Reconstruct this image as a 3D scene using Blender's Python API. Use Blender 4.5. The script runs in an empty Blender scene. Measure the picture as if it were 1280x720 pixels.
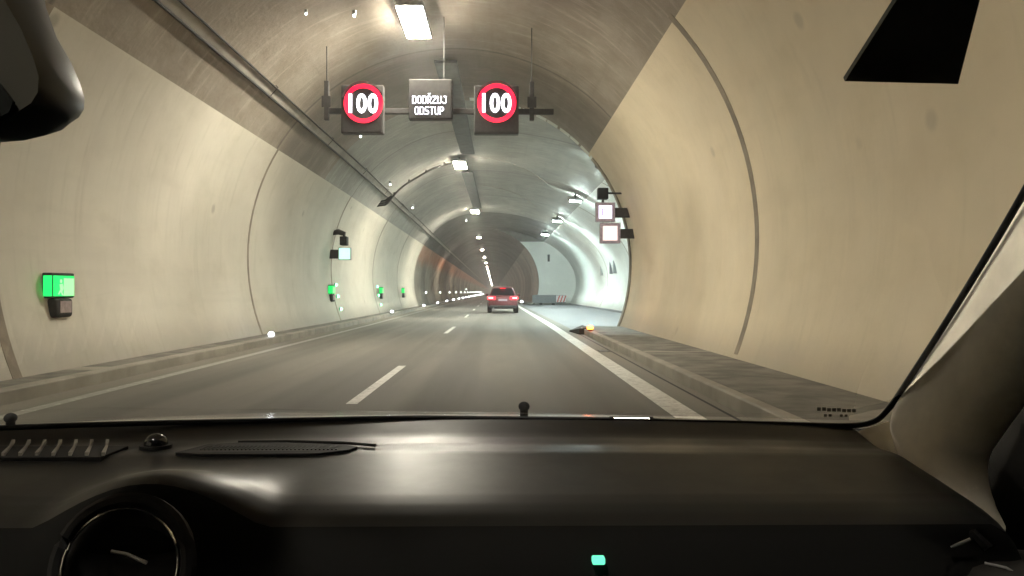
import bpy, bmesh, math, random
from mathutils import Vector, Matrix
random.seed(7)
R = math.radians
sc = bpy.context.scene
col = sc.collection
HAZE = .0018
EYE = 1.25                       # camera height over the road

# ------------------------------------------------------------------ helpers
def wl(o):
    v = Vector((0, 0, 0))
    while o is not None:
        v += Vector(o.location); o = o.parent
    return v

def tag(o, label=None, cat=None, group=None, kind=None):
    if label: o['label'] = label
    if cat: o['category'] = cat
    if group: o['group'] = group
    if kind: o['kind'] = kind
    return o

def empty(name, loc, label=None, cat=None, group=None):
    o = bpy.data.objects.new(name, None); col.objects.link(o)
    o.location = loc; o.empty_display_size = .2
    return tag(o, label, cat, group)

def copy_tree(o, parent=None):
    c = o.copy(); col.objects.link(c)
    c.parent = parent
    for ch in list(o.children): copy_tree(ch, c)
    return c

class MB:
    """mesh builder in world coordinates"""
    def __init__(s): s.v = []; s.f = []
    def add(s, vs, fs):
        n = len(s.v); s.v += [tuple(v) for v in vs]; s.f += [tuple(i + n for i in f) for f in fs]; return s
    def box(s, a, b):
        (x0, y0, z0), (x1, y1, z1) = a, b
        return s.add([(x0,y0,z0),(x1,y0,z0),(x1,y1,z0),(x0,y1,z0),(x0,y0,z1),(x1,y0,z1),(x1,y1,z1),(x0,y1,z1)],
                     [(0,3,2,1),(4,5,6,7),(0,1,5,4),(1,2,6,5),(2,3,7,6),(3,0,4,7)])
    def rbox(s, a, b, r=.01, seg=2):
        bm = bmesh.new(); a = Vector(a); b = Vector(b); c = (a + b) / 2; d = b - a
        bmesh.ops.create_cube(bm, size=1, matrix=Matrix.Translation(c) @ Matrix.Diagonal((d.x, d.y, d.z, 1)))
        bmesh.ops.bevel(bm, geom=bm.edges[:], offset=min(r, .45*min(d)), segments=seg, profile=.5, affect='EDGES')
        return s.frombm(bm)
    def frombm(s, bm):
        bm.verts.index_update()
        s.add([v.co for v in bm.verts], [[v.index for v in f.verts] for f in bm.faces]); bm.free(); return s
    def grid(s, rows, closed=False):
        n = len(rows[0]); vs = [p for r in rows for p in r]; fs = []
        for i in range(len(rows) - 1):
            for j in range(n if closed else n - 1):
                k = (j + 1) % n
                fs.append((i*n+j, i*n+k, (i+1)*n+k, (i+1)*n+j))
        return s.add(vs, fs)
    def tube(s, pts, r, seg=8, cap=True):
        pts = [Vector(p) for p in pts]; rows = []
        rr = r if isinstance(r, (list, tuple)) else [r] * len(pts)
        for i, p in enumerate(pts):
            t = (pts[min(i+1, len(pts)-1)] - pts[max(i-1, 0)]).normalized()
            up = Vector((0, 0, 1)) if abs(t.z) < .9 else Vector((1, 0, 0))
            a = t.cross(up).normalized(); b = a.cross(t).normalized()
            rows.append([p + (a*math.cos(2*math.pi*k/seg) + b*math.sin(2*math.pi*k/seg))*rr[i] for k in range(seg)])
        n0 = len(s.v); s.grid(rows, True)
        if cap:
            m = (len(pts)-1)*seg
            s.f.append(tuple(n0 + k for k in range(seg))); s.f.append(tuple(n0 + m + k for k in reversed(range(seg))))
        return s
    def prism(s, poly, axis, d0, d1):
        """poly of 2D points, extruded along axis index between d0 and d1"""
        def mk(p, d):
            q = [p[0], p[1]]; q.insert(axis, d); return tuple(q)
        n = len(poly)
        return s.add([mk(p, d0) for p in poly] + [mk(p, d1) for p in poly],
                     [tuple(range(n)), tuple(range(2*n-1, n-1, -1))] + [(i, n+i, n+(i+1)%n, (i+1)%n) for i in range(n)])
    def disc(s, c, r, axis=1, depth=.02, seg=24, ri=0):
        c = Vector(c); ax = [(1,2),(0,2),(0,1)][axis]
        def ring(rad, d):
            out = []
            for k in range(seg):
                p = c.copy(); p[ax[0]] += rad*math.cos(2*math.pi*k/seg); p[ax[1]] += rad*math.sin(2*math.pi*k/seg); p[axis] += d
                out.append(tuple(p))
            return out
        if ri:
            return s.grid([ring(ri, 0), ring(r, 0), ring(r, depth), ring(ri, depth), ring(ri, 0)], True)
        n0 = len(s.v); s.grid([ring(r, 0), ring(r, depth)], True)
        s.f.append(tuple(n0+k for k in range(seg))); s.f.append(tuple(n0+seg+k for k in reversed(range(seg))))
        return s
    def ball(s, c, r, sx=1, sy=1, sz=1, seg=12):
        bm = bmesh.new()
        bmesh.ops.create_uvsphere(bm, u_segments=seg, v_segments=max(6, seg//2+1), radius=r,
                                  matrix=Matrix.Translation(c) @ Matrix.Diagonal((sx, sy, sz, 1)))
        return s.frombm(bm)
    def build(s, name, mat, parent=None, smooth=False):
        me = bpy.data.meshes.new(name); off = wl(parent)
        me.from_pydata([(v[0]-off.x, v[1]-off.y, v[2]-off.z) for v in s.v], [], s.f)
        bm = bmesh.new(); bm.from_mesh(me); bmesh.ops.recalc_face_normals(bm, faces=bm.faces[:]); bm.to_mesh(me); bm.free()
        me.materials.append(mat)
        if smooth:
            for p in me.polygons: p.use_smooth = True
            try: me.set_sharp_from_angle(angle=R(40))
            except Exception: pass
        o = bpy.data.objects.new(name, me); col.objects.link(o)
        if parent is not None: o.parent = parent
        return o

# ------------------------------------------------------------------ materials
class NT:
    def __init__(s, name):
        s.m = bpy.data.materials.new(name); s.m.use_nodes = True
        s.t = s.m.node_tree; s.n = s.t.nodes; s.b = s.n['Principled BSDF']; s.out = s.n['Material Output']
        s.pos = s.n.new('ShaderNodeNewGeometry').outputs['Position']
        s.sep = s.n.new('ShaderNodeSeparateXYZ'); s.l(s.pos, s.sep.inputs[0])
    def l(s, a, b): s.t.links.new(a, b)
    def put(s, inp, v):
        if isinstance(v, (int, float)): inp.default_value = v
        elif isinstance(v, tuple): inp.default_value = v if len(v) == 4 else (*v, 1)
        else: s.l(v, inp)
    def math(s, op, a, b=0, c=None, clamp=False):
        n = s.n.new('ShaderNodeMath'); n.operation = op; n.use_clamp = clamp
        s.put(n.inputs[0], a); s.put(n.inputs[1], b)
        if c is not None: s.put(n.inputs[2], c)
        return n.outputs[0]
    def ramp(s, v, a, b, c=0., d=1., smooth=True):
        n = s.n.new('ShaderNodeMapRange'); n.interpolation_type = 'SMOOTHSTEP' if smooth else 'LINEAR'
        s.put(n.inputs[0], v)
        for i, q in enumerate((a, b, c, d)): s.put(n.inputs[i+1], q)
        return n.outputs[0]
    def scale(s, x, y, z):
        n = s.n.new('ShaderNodeVectorMath'); n.operation = 'MULTIPLY'; s.l(s.pos, n.inputs[0]); n.inputs[1].default_value = (x, y, z)
        return n.outputs[0]
    def noise(s, sc_=1, det=4, rough=.55, vec=None):
        n = s.n.new('ShaderNodeTexNoise'); s.l(vec if vec is not None else s.pos, n.inputs['Vector'])
        n.inputs['Scale'].default_value = sc_; n.inputs['Detail'].default_value = det; n.inputs['Roughness'].default_value = rough
        return n.outputs['Fac']
    def mix(s, f, a, b, mode='MIX'):
        n = s.n.new('ShaderNodeMix'); n.data_type = 'RGBA'; n.blend_type = mode
        s.put(n.inputs[0], f); s.put(n.inputs[6], a); s.put(n.inputs[7], b)
        return n.outputs[2]
    def bump(s, h, strength=.3, dist=.01):
        n = s.n.new('ShaderNodeBump'); n.inputs['Strength'].default_value = strength; n.inputs['Distance'].default_value = dist
        s.l(h, n.inputs['Height']); s.l(n.outputs[0], s.b.inputs['Normal'])
    def fin(s, colr, rough=.5, metal=0, spec=.5):
        s.put(s.b.inputs['Base Color'], colr); s.put(s.b.inputs['Roughness'], rough)
        s.b.inputs['Metallic'].default_value = metal
        s.put(s.b.inputs['Specular IOR Level'], spec)
        return s.m

def plain(name, c, rough=.5, metal=0, spec=.5, ns=14, amt=.18, bump=0):
    t = NT(name); f = t.noise(ns, 3)
    lo = tuple(x*(1-amt) for x in c); hi = tuple(min(1, x*(1+amt)) for x in c)
    if bump: t.bump(t.noise(bump, 2), .25, .0006)
    return t.fin(t.mix(t.ramp(f, .3, .7), lo, hi), rough, metal, spec)

def glow(name, c, strength):
    t = NT(name); t.b.inputs['Emission Color'].default_value = (*c, 1); t.b.inputs['Emission Strength'].default_value = strength
    return t.fin((.02, .02, .02), .7, 0, .1)

def wall_mat(name, base, dirt=.5, orange=False, ringvar=.0, spec=.5, rough=.33):
    """washable cream coating on the lining: streaky grime, cloudy tone, splash dirt near the walkway"""
    t = NT(name)
    big = t.noise(.32, 5, .6); med = t.noise(1.7, 6, .62, t.scale(1, .55, .9)); streak = t.noise(2.2, 5, .6, t.scale(1.0, 3.2, .16))
    wash = t.noise(1.2, 4, .6, t.scale(.3, .08, 2.2))
    dark = tuple(x*f for x, f in zip(base, (.66, .66, .62)))
    c = t.mix(t.ramp(big, .32, .72), tuple(x*.86 for x in base), base)
    c = t.mix(t.math('MULTIPLY', t.ramp(med, .5, .75), .35*dirt), c, dark)
    c = t.mix(t.math('MULTIPLY', t.ramp(streak, .5, .78), .55*dirt), c, dark)
    c = t.mix(t.math('MULTIPLY', t.ramp(wash, .52, .7), .35*dirt), c, tuple(x*.78 for x in base))
    low = t.ramp(t.math('ADD', t.sep.outputs[2], t.math('MULTIPLY', med, .5)), .35, 1.1, 1, 0)
    c = t.mix(t.math('MULTIPLY', low, .5), c, (.17, .15, .12))
    # small scuffs
    v = t.n.new('ShaderNodeTexVoronoi'); t.l(t.pos, v.inputs['Vector']); v.inputs['Scale'].default_value = .55
    spot = t.ramp(v.outputs['Distance'], .03, .085, 1, 0)
    c = t.mix(t.math('MULTIPLY', spot, .5*dirt), c, (.15, .13, .1))
    if ringvar:
        fl = t.math('FLOOR', t.math('DIVIDE', t.sep.outputs[1], 10.4))
        wn = t.n.new('ShaderNodeTexWhiteNoise'); wn.noise_dimensions = '1D'; t.l(fl, wn.inputs['W'])
        c = t.mix(t.math('MULTIPLY', t.ramp(wn.outputs['Value'], .2, .8), ringvar), c, (.1, .088, .075))
        fr = t.math('FRACT', t.math('DIVIDE', t.sep.outputs[1], 10.4))
        c = t.mix(t.math('MULTIPLY', t.ramp(fr, .35, .95), ringvar*.8), c, (.08, .072, .062))
    if orange:  # orange tint over a height range, stronger with distance
        z = t.math('ADD', t.sep.outputs[2], t.math('MULTIPLY', t.math('SUBTRACT', med, .5), 1.2))
        band = t.math('MULTIPLY', t.ramp(z, 3.2, 4.3), t.ramp(z, 5.2, 6.2, 1, 0))
        band = t.math('MULTIPLY', band, t.ramp(t.sep.outputs[1], 36, 85, 0, .85))
        c = t.mix(band, c, (.50, .20, .10))
    t.bump(t.noise(2.5, 4, .6, t.scale(1, 1, 1)), .35, .02)
    return t.fin(c, t.ramp(med, .3, .8, rough, rough+.25), 0, spec)

def concrete_mat(name, c0, c1, soot=.6, shade_ring=0):
    """board-marked tunnel concrete with soot clouds, a painted ring of shade and lime runs"""
    t = NT(name)
    big = t.noise(.22, 6, .65); med = t.noise(1.1, 7, .68, t.scale(1, .7, 1)); run = t.noise(1.6, 6, .65, t.scale(.5, 3.4, .5))
    along = t.noise(1.5, 4, .6, t.scale(2.4, .07, 1.2))
    c = t.mix(t.ramp(med, .32, .7), c0, c1)
    c = t.mix(t.math('MULTIPLY', t.ramp(big, .42, .68), soot), c, tuple(x*.42 for x in c0))
    c = t.mix(t.math('MULTIPLY', t.ramp(run, .5, .75), .5), c, tuple(min(1, x*1.55) for x in c1))
    c = t.mix(t.math('MULTIPLY', t.ramp(along, .52, .72), .2), c, tuple(x*.6 for x in c0))
    fr = t.math('FRACT', t.math('DIVIDE', t.math('ADD', t.sep.outputs[1], .1), 10.4))
    j = t.ramp(t.math('ABSOLUTE', t.math('SUBTRACT', fr, .5)), .49, .5)
    c = t.mix(t.math('MULTIPLY', j, .6), c, (.05, .045, .04))
    if shade_ring:   # ring of shade by the sign gantry, painted into the lining colour
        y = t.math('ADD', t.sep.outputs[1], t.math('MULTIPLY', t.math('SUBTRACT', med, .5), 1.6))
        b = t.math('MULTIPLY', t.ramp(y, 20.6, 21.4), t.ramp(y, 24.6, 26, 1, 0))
        c = t.mix(t.math('MULTIPLY', b, shade_ring), c, (.07, .06, .05))
    t.bump(t.math('ADD', med, t.noise(9, 4)), .5, .02)
    return t.fin(c, .72, 0, .3)

def road_mat():
    t = NT('asphalt')
    fine = t.noise(60, 3, .7); med = t.noise(1.3, 6, .6, t.scale(1, .22, 1)); lane = t.noise(.9, 4, .55, t.scale(1.3, .03, 1))
    patch = t.noise(.25, 5, .6)
    c = t.mix(t.ramp(med, .3, .7), (.155, .147, .13), (.215, .204, .18))
    c = t.mix(t.math('MULTIPLY', t.ramp(lane, .45, .65), .45), c, (.09, .085, .076))
    c = t.mix(t.math('MULTIPLY', t.ramp(patch, .5, .7), .3), c, (.21, .2, .18))
    c = t.mix(t.math('MULTIPLY', t.ramp(fine, .45, .75), .3), c, (.26, .25, .22))
    ph = t.math('SINE', t.math('MULTIPLY', t.math('ADD', t.sep.outputs[0], -.55), 3.7))   # tyre-polished wheel tracks
    c = t.mix(t.math('MULTIPLY', t.ramp(t.math('ADD', ph, t.math('MULTIPLY', med, .6)), .3, 1.2), .28), c, (.085, .08, .072))
    oil = t.noise(.8, 5, .7, t.scale(2.2, .5, 1))
    c = t.mix(t.math('MULTIPLY', t.ramp(oil, .64, .74), .45), c, (.06, .056, .05))
    x = t.sep.outputs[0]      # dusty gutter outside the edge lines
    g = t.math('ADD', t.ramp(x, -5.3, -4.9, 1, 0), t.ramp(x, 1.95, 2.3, 0, 1), clamp=True)
    c = t.mix(t.math('MULTIPLY', g, .6), c, (.27, .25, .21))
    t.bump(t.math('ADD', fine, t.noise(180, 2)), .5, .006)
    return t.fin(c, t.ramp(med, .3, .75, .62, .8), 0, .25)

def paint_mat(name='road_paint', lo=.58, w_=.7):
    t = NT(name); n = t.noise(9, 6, .7); n2 = t.noise(.9, 4, .6, t.scale(1, .35, 1)); n3 = t.noise(45, 3, .7)
    w = t.math('MULTIPLY', t.ramp(t.math('ADD', n, t.math('MULTIPLY', n3, .3)), lo, lo+.27), w_)
    c = t.mix(t.ramp(n2, .35, .7), (.66, .65, .6), (.8, .79, .74))
    return t.fin(t.mix(w, c, (.25, .24, .21)), .5)

M = {}
M['left'] = wall_mat('left_wall_coating', (.66, .62, .525), .8, ringvar=0, rough=.55, spec=.3)
M['right'] = wall_mat('right_wall_coating', (.78, .675, .49), .45, rough=.5, spec=.35)
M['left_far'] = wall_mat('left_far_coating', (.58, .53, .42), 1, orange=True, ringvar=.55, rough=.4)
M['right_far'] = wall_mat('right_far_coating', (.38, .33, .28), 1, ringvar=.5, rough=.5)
M['bay'] = wall_mat('bay_wall_coating', (.86, .88, .84), .3, rough=.55, spec=.25)
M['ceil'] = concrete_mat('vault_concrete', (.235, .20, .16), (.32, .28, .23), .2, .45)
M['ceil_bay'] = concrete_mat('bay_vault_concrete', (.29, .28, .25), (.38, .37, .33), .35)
M['ceil_far'] = concrete_mat('dimmed_vault_concrete', (.12, .11, .10), (.18, .168, .155), .6)  # concrete darkened to paint in the dimness past the bay lamps
M['joint'] = plain('joint_filler', (.25, .21, .16), .8, ns=3)
M['road'] = road_mat(); M['paint'] = paint_mat(); M['wornpaint'] = paint_mat('worn_road_paint', .38, .92)
M['walk'] = plain('walkway_concrete', (.15, .142, .124), .75, ns=2.2, amt=.35, bump=40)
M['kerb'] = plain('kerb_concrete', (.29, .27, .23), .75, ns=1.5, amt=.18, bump=40)
M['bayfloor'] = plain('bay_concrete', (.19, .195, .205), .55, ns=1.3, amt=.15, bump=40)
M['steel'] = plain('galvanised_steel', (.30, .30, .29), .5, .5)
M['dsteel'] = plain('dark_painted_steel', (.038, .036, .035), .7, 0, .25)
M['black'] = plain('black_plastic', (.010, .010, .011), .6, 0, .15)
M['panelface'] = plain('sign_face_black', (.035, .033, .032), .9, 0, .1)
M['board'] = plain('dark_fire_board', (.055, .06, .06), .7, ns=3, amt=.3)
M['lamp'] = glow('warm_lamp_diffuser', (1, .92, .765), 178)
M['lampfar'] = glow('warm_far_lamp_diffuser', (1, .89, .74), 330)
M['lampcool'] = glow('cool_lamp_diffuser', (.80, 1, .97), 350)
M['red'] = glow('red_led', (1, .006, .035), 1.9)
M['led'] = glow('white_led', (.93, .9, 1), 4.5)
M['green'] = glow('green_sign_light', (.02, 1, .16), .95)
M['palegreen'] = glow('pale_green_sign_light', (.36, 1, .36), 1.0)
M['mint'] = glow('mint_sign_light', (.45, 1, .72), 1.3)
M['lilac'] = glow('lilac_sign_light', (.88, .80, 1), 1.35)
M['lilacdim'] = glow('lilac_symbol_light', (.55, .42, .75), .8)
M['pink'] = glow('pink_sign_light', (1, .72, .66), 1.05)
M['lilacframe'] = plain('lilac_grey_frame', (.42, .36, .46), .45)
M['stud'] = glow('white_stud_light', (.85, .9, 1), 26)
M['marker'] = glow('white_marker_light', (.85, 1, .9), 7)
M['gled'] = glow('green_marker_light', (.2, 1, .5), 7)
M['amber'] = glow('amber_beacon_light', (1, .12, .008), 40)

# ------------------------------------------------------------------ tunnel lining
CX, CZ, RR = -1.15, EYE + .9, 5.4
def sh(y): return -.0085 * max(0, y - 30)             # the tube bends very slightly to the left
def circ(a, y, r=RR, sx=1.0):
    c, s = math.cos(R(a)), math.sin(R(a))
    rx = r * sx if c > 0 else r
    return (CX + sh(y) + rx*c, y, CZ + r*s)
BAYSX = 9.1/5.4
Y_BAY0, Y_BAY1 = 26.3, 80.
def ysteps(a, b):
    out = []; y = a
    while y < b - .01:
        out.append(y); y += 2.5 if y < 120 else 25
    return out + [b]
def shell(y0, y1, a0, a1, sx=1.0, n=None, r=RR):
    n = n or max(3, int(abs(a1-a0)/3))
    m = MB(); m.grid([[circ(a0 + (a1-a0)*k/n, y, r, sx) for k in range(n+1)] for y in ysteps(y0, y1)]); return m
LP, RP, BP = 148.9, 42., 50.                          # height of the coating on the two sides, and in the bay
YEND = 2400
tun = empty('tunnel', (CX, 0, 0), 'long arched road tunnel with cream coated walls and bare concrete vault around the road', 'tunnel')
o = shell(-60, 63, 205, LP).build('wall', M['left'], tun, True)
tag(o, 'smooth cream coated left wall')
o = shell(63, YEND, 205, LP).build('wall', M['left_far'], tun, True); tag(o, 'far left wall with orange tinted upper band')
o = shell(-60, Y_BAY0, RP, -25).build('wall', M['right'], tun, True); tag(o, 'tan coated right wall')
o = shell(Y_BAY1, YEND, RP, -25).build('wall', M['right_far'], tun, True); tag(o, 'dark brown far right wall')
o = shell(Y_BAY0, Y_BAY1, BP, -25, BAYSX).build('wall', M['bay'], tun, True); tag(o, 'brightly lit white wall of the lay-by bay')
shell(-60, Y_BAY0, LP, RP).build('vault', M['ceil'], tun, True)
o = shell(Y_BAY0, 63, LP, 90).build('vault', M['ceil_bay'], tun, True)
o = shell(Y_BAY0, 63, 90, BP, BAYSX).build('vault', M['ceil_bay'], tun, True)
mm = shell(63, Y_BAY1, LP, 90); mm2 = shell(63, Y_BAY1, 90, BP, BAYSX); mm.add(mm2.v, mm2.f)
o = mm.build('vault', M['ceil_far'], tun, True); tag(o, 'vault over the end of the bay, dimness painted into its concrete')
o = shell(Y_BAY1, YEND, LP, RP).build('vault', M['ceil_far'], tun, True); tag(o, 'vault deep in the tunnel, dimness painted into its concrete')
def crescent(y, a0, a1, t=.4):
    m = MB(); n = 24; y2 = y + t
    A = [circ(a0+(a1-a0)*k/n, y) for k in range(n+1)]; B = [circ(a0+(a1-a0)*k/n, y, RR+.001, BAYSX) for k in range(n+1)]
    A2 = [(p[0], p[1]+t, p[2]) for p in A]; B2 = [(p[0], p[1]+t, p[2]) for p in B]
    m.grid([A, B, B2, A2, A]); return m
crescent(Y_BAY0-.4, 89, -25).build('end_wall', M['bay'], tun)
o = crescent(Y_BAY1, 89, BP+.01).build('end_wall', M['ceil_far'], tun)
o = crescent(Y_BAY1, BP, -25).build('end_wall', M['bay'], tun); tag(o, 'flat white end wall closing the lay-by')
m = MB(); m.prism([(CX + sh(YEND) + 5.6*math.cos(R(a)), CZ + 5.6*math.sin(R(a))) for a in range(0, 360, 12)], 1, YEND, YEND+1); m.build('end_wall', M['ceil_far'], tun)
m = MB(); m.prism([(CX + 5.8*math.cos(R(a)), CZ + 5.8*math.sin(R(a))) for a in range(0, 360, 12)], 1, -61, -60); m.build('end_wall', M['right'], tun)
# expansion joints: strips a few mm proud of the coating
def joint(y, a0, a1, w, sx=1.0):
    n = int(abs(a1-a0)/2.5); m = MB()
    f = lambda yy, r: [circ(a0+(a1-a0)*k/n, yy, r, sx) for k in range(n+1)]
    m.grid([f(y-w/2, RR+.01), f(y-w/2, RR-.006), f(y+w/2, RR-.006), f(y+w/2, RR+.01)])
    m.build('expansion_joint', M['joint'], tun, True)
for y, w in ((10.3, .2), (20.8, .12), (31, .16), (41.6, .14), (52, .14), (72.8, .3), (83.2, .3), (93.6, .3), (104, .4), (114.4, .4), (124.8, .5), (135.2, .5)): joint(y, 203, LP, w)
joint(13.2, RP+1, -21, .2)
for y in (36.7, 47.1, 57.5): joint(y, BP, -21, .12, BAYSX)
for y in (88, 98.4, 108.8, 119.2): joint(y, RP, -21, .3)
for y in (37.5, 47.5): joint(y, 120, 50, .05)
# raised rim around the mouth where the tube widens into the bay
m = MB(); n = 30
rim = lambda yy, r: [circ(RP-2 + (-24-RP+2)*k/n, yy, r) for k in range(n+1)]
m.grid([rim(Y_BAY0-.4, RR-.001), rim(Y_BAY0-.38, RR-.03), rim(Y_BAY0, RR-.03), rim(Y_BAY0+.02, RR+.02)]); m.build('rim', M['joint'], tun, True)

# ------------------------------------------------------------------ ground
def strip(x0, x1, y0, y1, z, name, mat, kind='structure', bend=True):
    m = MB(); ys = ysteps(y0, y1)
    m.grid([[(x + (sh(y) if bend else 0), y, z) for x in ((x0, x1) if x1-x0 < .5 else [x0+(x1-x0)*k/8 for k in range(9)])] for y in ys])
    return tag(m.build(name, mat), kind=kind)
strip(-6.6, 8.6, -60, YEND, 0, 'road', M['road'])
strip(2.35, 8.4, Y_BAY0-.1, Y_BAY1, .004, 'lay_by', M['bayfloor'])
def slab(x0, x1, y0, y1, z1, name, mat, nose=0):
    m = MB(); ys = ysteps(y0, y1)
    rows = []
    for y in ys:
        s_ = sh(y); rows.append([(x0+s_, y, -.02), (x0+s_, y, z1-.015), (x0+s_+.015, y, z1), (x1+s_-.015, y, z1), (x1+s_, y, z1-.015), (x1+s_, y, -.02)])
    m.grid(rows); k = len(rows[0]); m.f.append(tuple(range(k))); n = len(m.v); m.f.append(tuple(range(n-1, n-k-1, -1)))
    return tag(m.build(name, mat), kind='structure')
slab(-6.7, -5.70, -60, YEND, .15, 'pavement', M['walk'])
slab(-5.698, -5.48, -60, YEND, .16, 'kerb', M['kerb'])
slab(2.62, 4.3, -60, 25.6, .15, 'pavement', M['walk'])
slab(2.46, 2.618, -60, 24.6, .16, 'kerb', M['kerb'])
slab(2.62, 4.3, Y_BAY1+.4, YEND, .15, 'pavement', M['walk'])
slab(2.46, 2.618, Y_BAY1+.4, YEND, .16, 'kerb', M['kerb'])
slab(7.2, 8.3, Y_BAY0, Y_BAY1, .15, 'pavement', M['bayfloor'])
# slot drain along both kerbs
strip(2.30, 2.34, -60, 24.6, .003, 'drain_slot', M['dsteel'])
for y0 in (3.2, 14.6):
    strip(2.63, 4.25, y0, y0+.22, .154, 'pavement_cover', M['kerb'])
for y0 in (11.3, 33.3): strip(-6.5, -5.72, y0, y0+.5, .154, 'pavement_cover', M['kerb'])
for y0 in (6.4, 16.6):
    m = MB(); m.box((2.06, y0, .003), (2.28, y0+.5, .008))
    g_ = tag(m.build('drain_cover', M['dsteel']), kind='structure')
    m = MB()
    for k in range(7): m.box((2.08, y0+.04+k*.065, .0085), (2.26, y0+.065+k*.065, .013))
    tag(m.build('drain_grate', M['steel']), kind='structure')
strip(1.73, 2.02, -60, YEND, .004, 'edge_line', M['paint'])
strip(-5.05, -4.88, -60, YEND, .004, 'edge_line', M['wornpaint'])
yy = 8.95
strip(-1.73, -1.60, -8, -3.6, .004, 'lane_line', M['paint'])
while yy < 420:
    strip(-1.73, -1.60, yy, yy+4.6, .004, 'lane_line', M['paint']); yy += 15.2

# ------------------------------------------------------------------ ceiling lamps
def make_lamp(name, mat, w, l, h, label, group, dp=.05):
    r = empty(name, (0, 0, 0), label, 'ceiling light', group)
    MB().rbox((-w/2, -l/2, -.02), (w/2, l/2, h), .02).build('housing', M['steel'], r)
    MB().rbox((-w/2+.03, -l/2+.03, -dp), (w/2-.03, l/2-.03, -.022), .008).build('diffuser', mat, r)
    MB().box((-.03, -l/3, h), (.03, -l/3+.06, h+.28)).build('bracket', M['dsteel'], r)
    MB().box((-.03, l/3-.06, h), (.03, l/3, h+.28)).build('bracket', M['dsteel'], r)
    return r
G1 = 'warm lamps in a row along the vault'
ld = ['large glaring warm lamp in the vault directly above the overhead signs',
      'second warm vault lamp, at the end of the curved ceiling conduit',
      'third warm vault lamp, beyond the dark ceiling board']
LY = [-48, -37, -26, -14.5, -3, 17.75, 37.7, 59.4]  # row behind the viewer is unseen; extra lamps added to brighten near walls
lamp = make_lamp('ceiling_lamp', M['lamp'], .6, 2.1, .1, 'unseen warm lamp behind the viewer, its row spaced closer to brighten the near walls', G1)
for i, y in enumerate(LY):
    o = lamp if i == 0 else copy_tree(lamp)
    o.location = (-1.92, y, EYE+6.0)
    if i >= 5: o['label'] = ld[i-5]
far = make_lamp('ceiling_lamp', M['lampfar'], .38, 1.3, .1, 'small warm lamp deep in the dark part of the tunnel vault', G1)
for i in range(34):
    y = 88 + 25.3*i
    o = far if i == 0 else copy_tree(far); o.location = (-1.92 + sh(y), y, EYE+6.0)
    if i < 5:
        o['label'] = ['%s warm lamp of the row in the dark vault beyond the bay' % w for w in ('nearest', 'second nearest', 'third nearest', 'fourth nearest', 'fifth nearest')][i]
    else: o['label'] = 'tiny warm lamp in the line of lamps deep in the dark vault'
cool = make_lamp('bay_lamp', M['lampcool'], .62, 1.1, .1, 'cool white lamp over the lay-by hidden by the wall edge', 'cool white lamps over the lay-by', .09)
MB().box((-.31, -.5, -.125), (-.29, .5, -.02)).box((.29, -.5, -.125), (.31, .5, -.02)).build('side_shade', M['dsteel'], cool)
for i, (y, lb) in enumerate(((31.2, None), (42.6, 'largest and nearest cool white lamp over the lay-by'), (54.7, 'middle cool white lamp over the lay-by'), (67.5, 'farthest cool white lamp over the lay-by'))):
    o = cool if i == 0 else copy_tree(cool)
    o.location = (4.05 + sh(y), y, EYE+4.95)
    o.rotation_euler = (R(13), R(4), 0)
    if lb: o['label'] = lb

# dark boards running along the crown between lamps
br = empty('ceiling_board', (-1.7, 48, EYE+6.1), 'dark narrow board fixed under the vault between the second and third lamps', 'ceiling board', 'dark boards between lamps')
MB().rbox((-2.0, 40.5, EYE+6.02), (-1.4, 57.5, EYE+6.10), .02).build('board', M['board'], br)
for y in (42, 48, 54):
    MB().box((-1.9, y, EYE+6.1), (-1.86, y+.05, EYE+6.3)).build('hanger', M['dsteel'], br)
br = empty('ceiling_board', (-1.5, 28, EYE+6.1), 'dark narrow board fixed under the vault behind the overhead message sign', 'ceiling board', 'dark boards between lamps')
MB().rbox((-1.75, 21, EYE+6.02), (-1.15, 35, EYE+6.10), .02).build('board', M['board'], br)
for y in (22, 28, 34):
    MB().box((-1.5, y, EYE+6.1), (-1.46, y+.05, EYE+6.3)).build('hanger', M['dsteel'], br)

# cable tray on the left haunch
def haunch(a, y, r): return circ(a, y, r)
tr = empty('cable_tray', (-5, 0, EYE+4.6), 'long pale cable tray with dark pipes running along the left side of the vault', 'cable tray')
for a, r_, rad, mat in ((136.6, 5.30, .022, 'dsteel'), (139.2, 5.31, .028, 'dsteel')):
    MB().tube([haunch(a, y, r_) for y in ysteps(-58, 400)], rad).build('pipe', M[mat], tr, True)
m = MB(); m.grid([[haunch(a, y, r_) for a, r_ in ((136.9, 5.38), (136.9, 5.33), (138.9, 5.33), (138.9, 5.38))] for y in ysteps(-58, 400)]); m.build('tray', M['kerb'], tr)
for y in range(-12, 70, 6):
    MB().tube([haunch(136.2, y, 5.33), haunch(139.6, y, 5.33)], .012, 6).tube([haunch(136.2, y, 5.33), haunch(136.2, y, 5.41)], .012, 6).build('bracket', M['dsteel'], tr)

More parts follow.
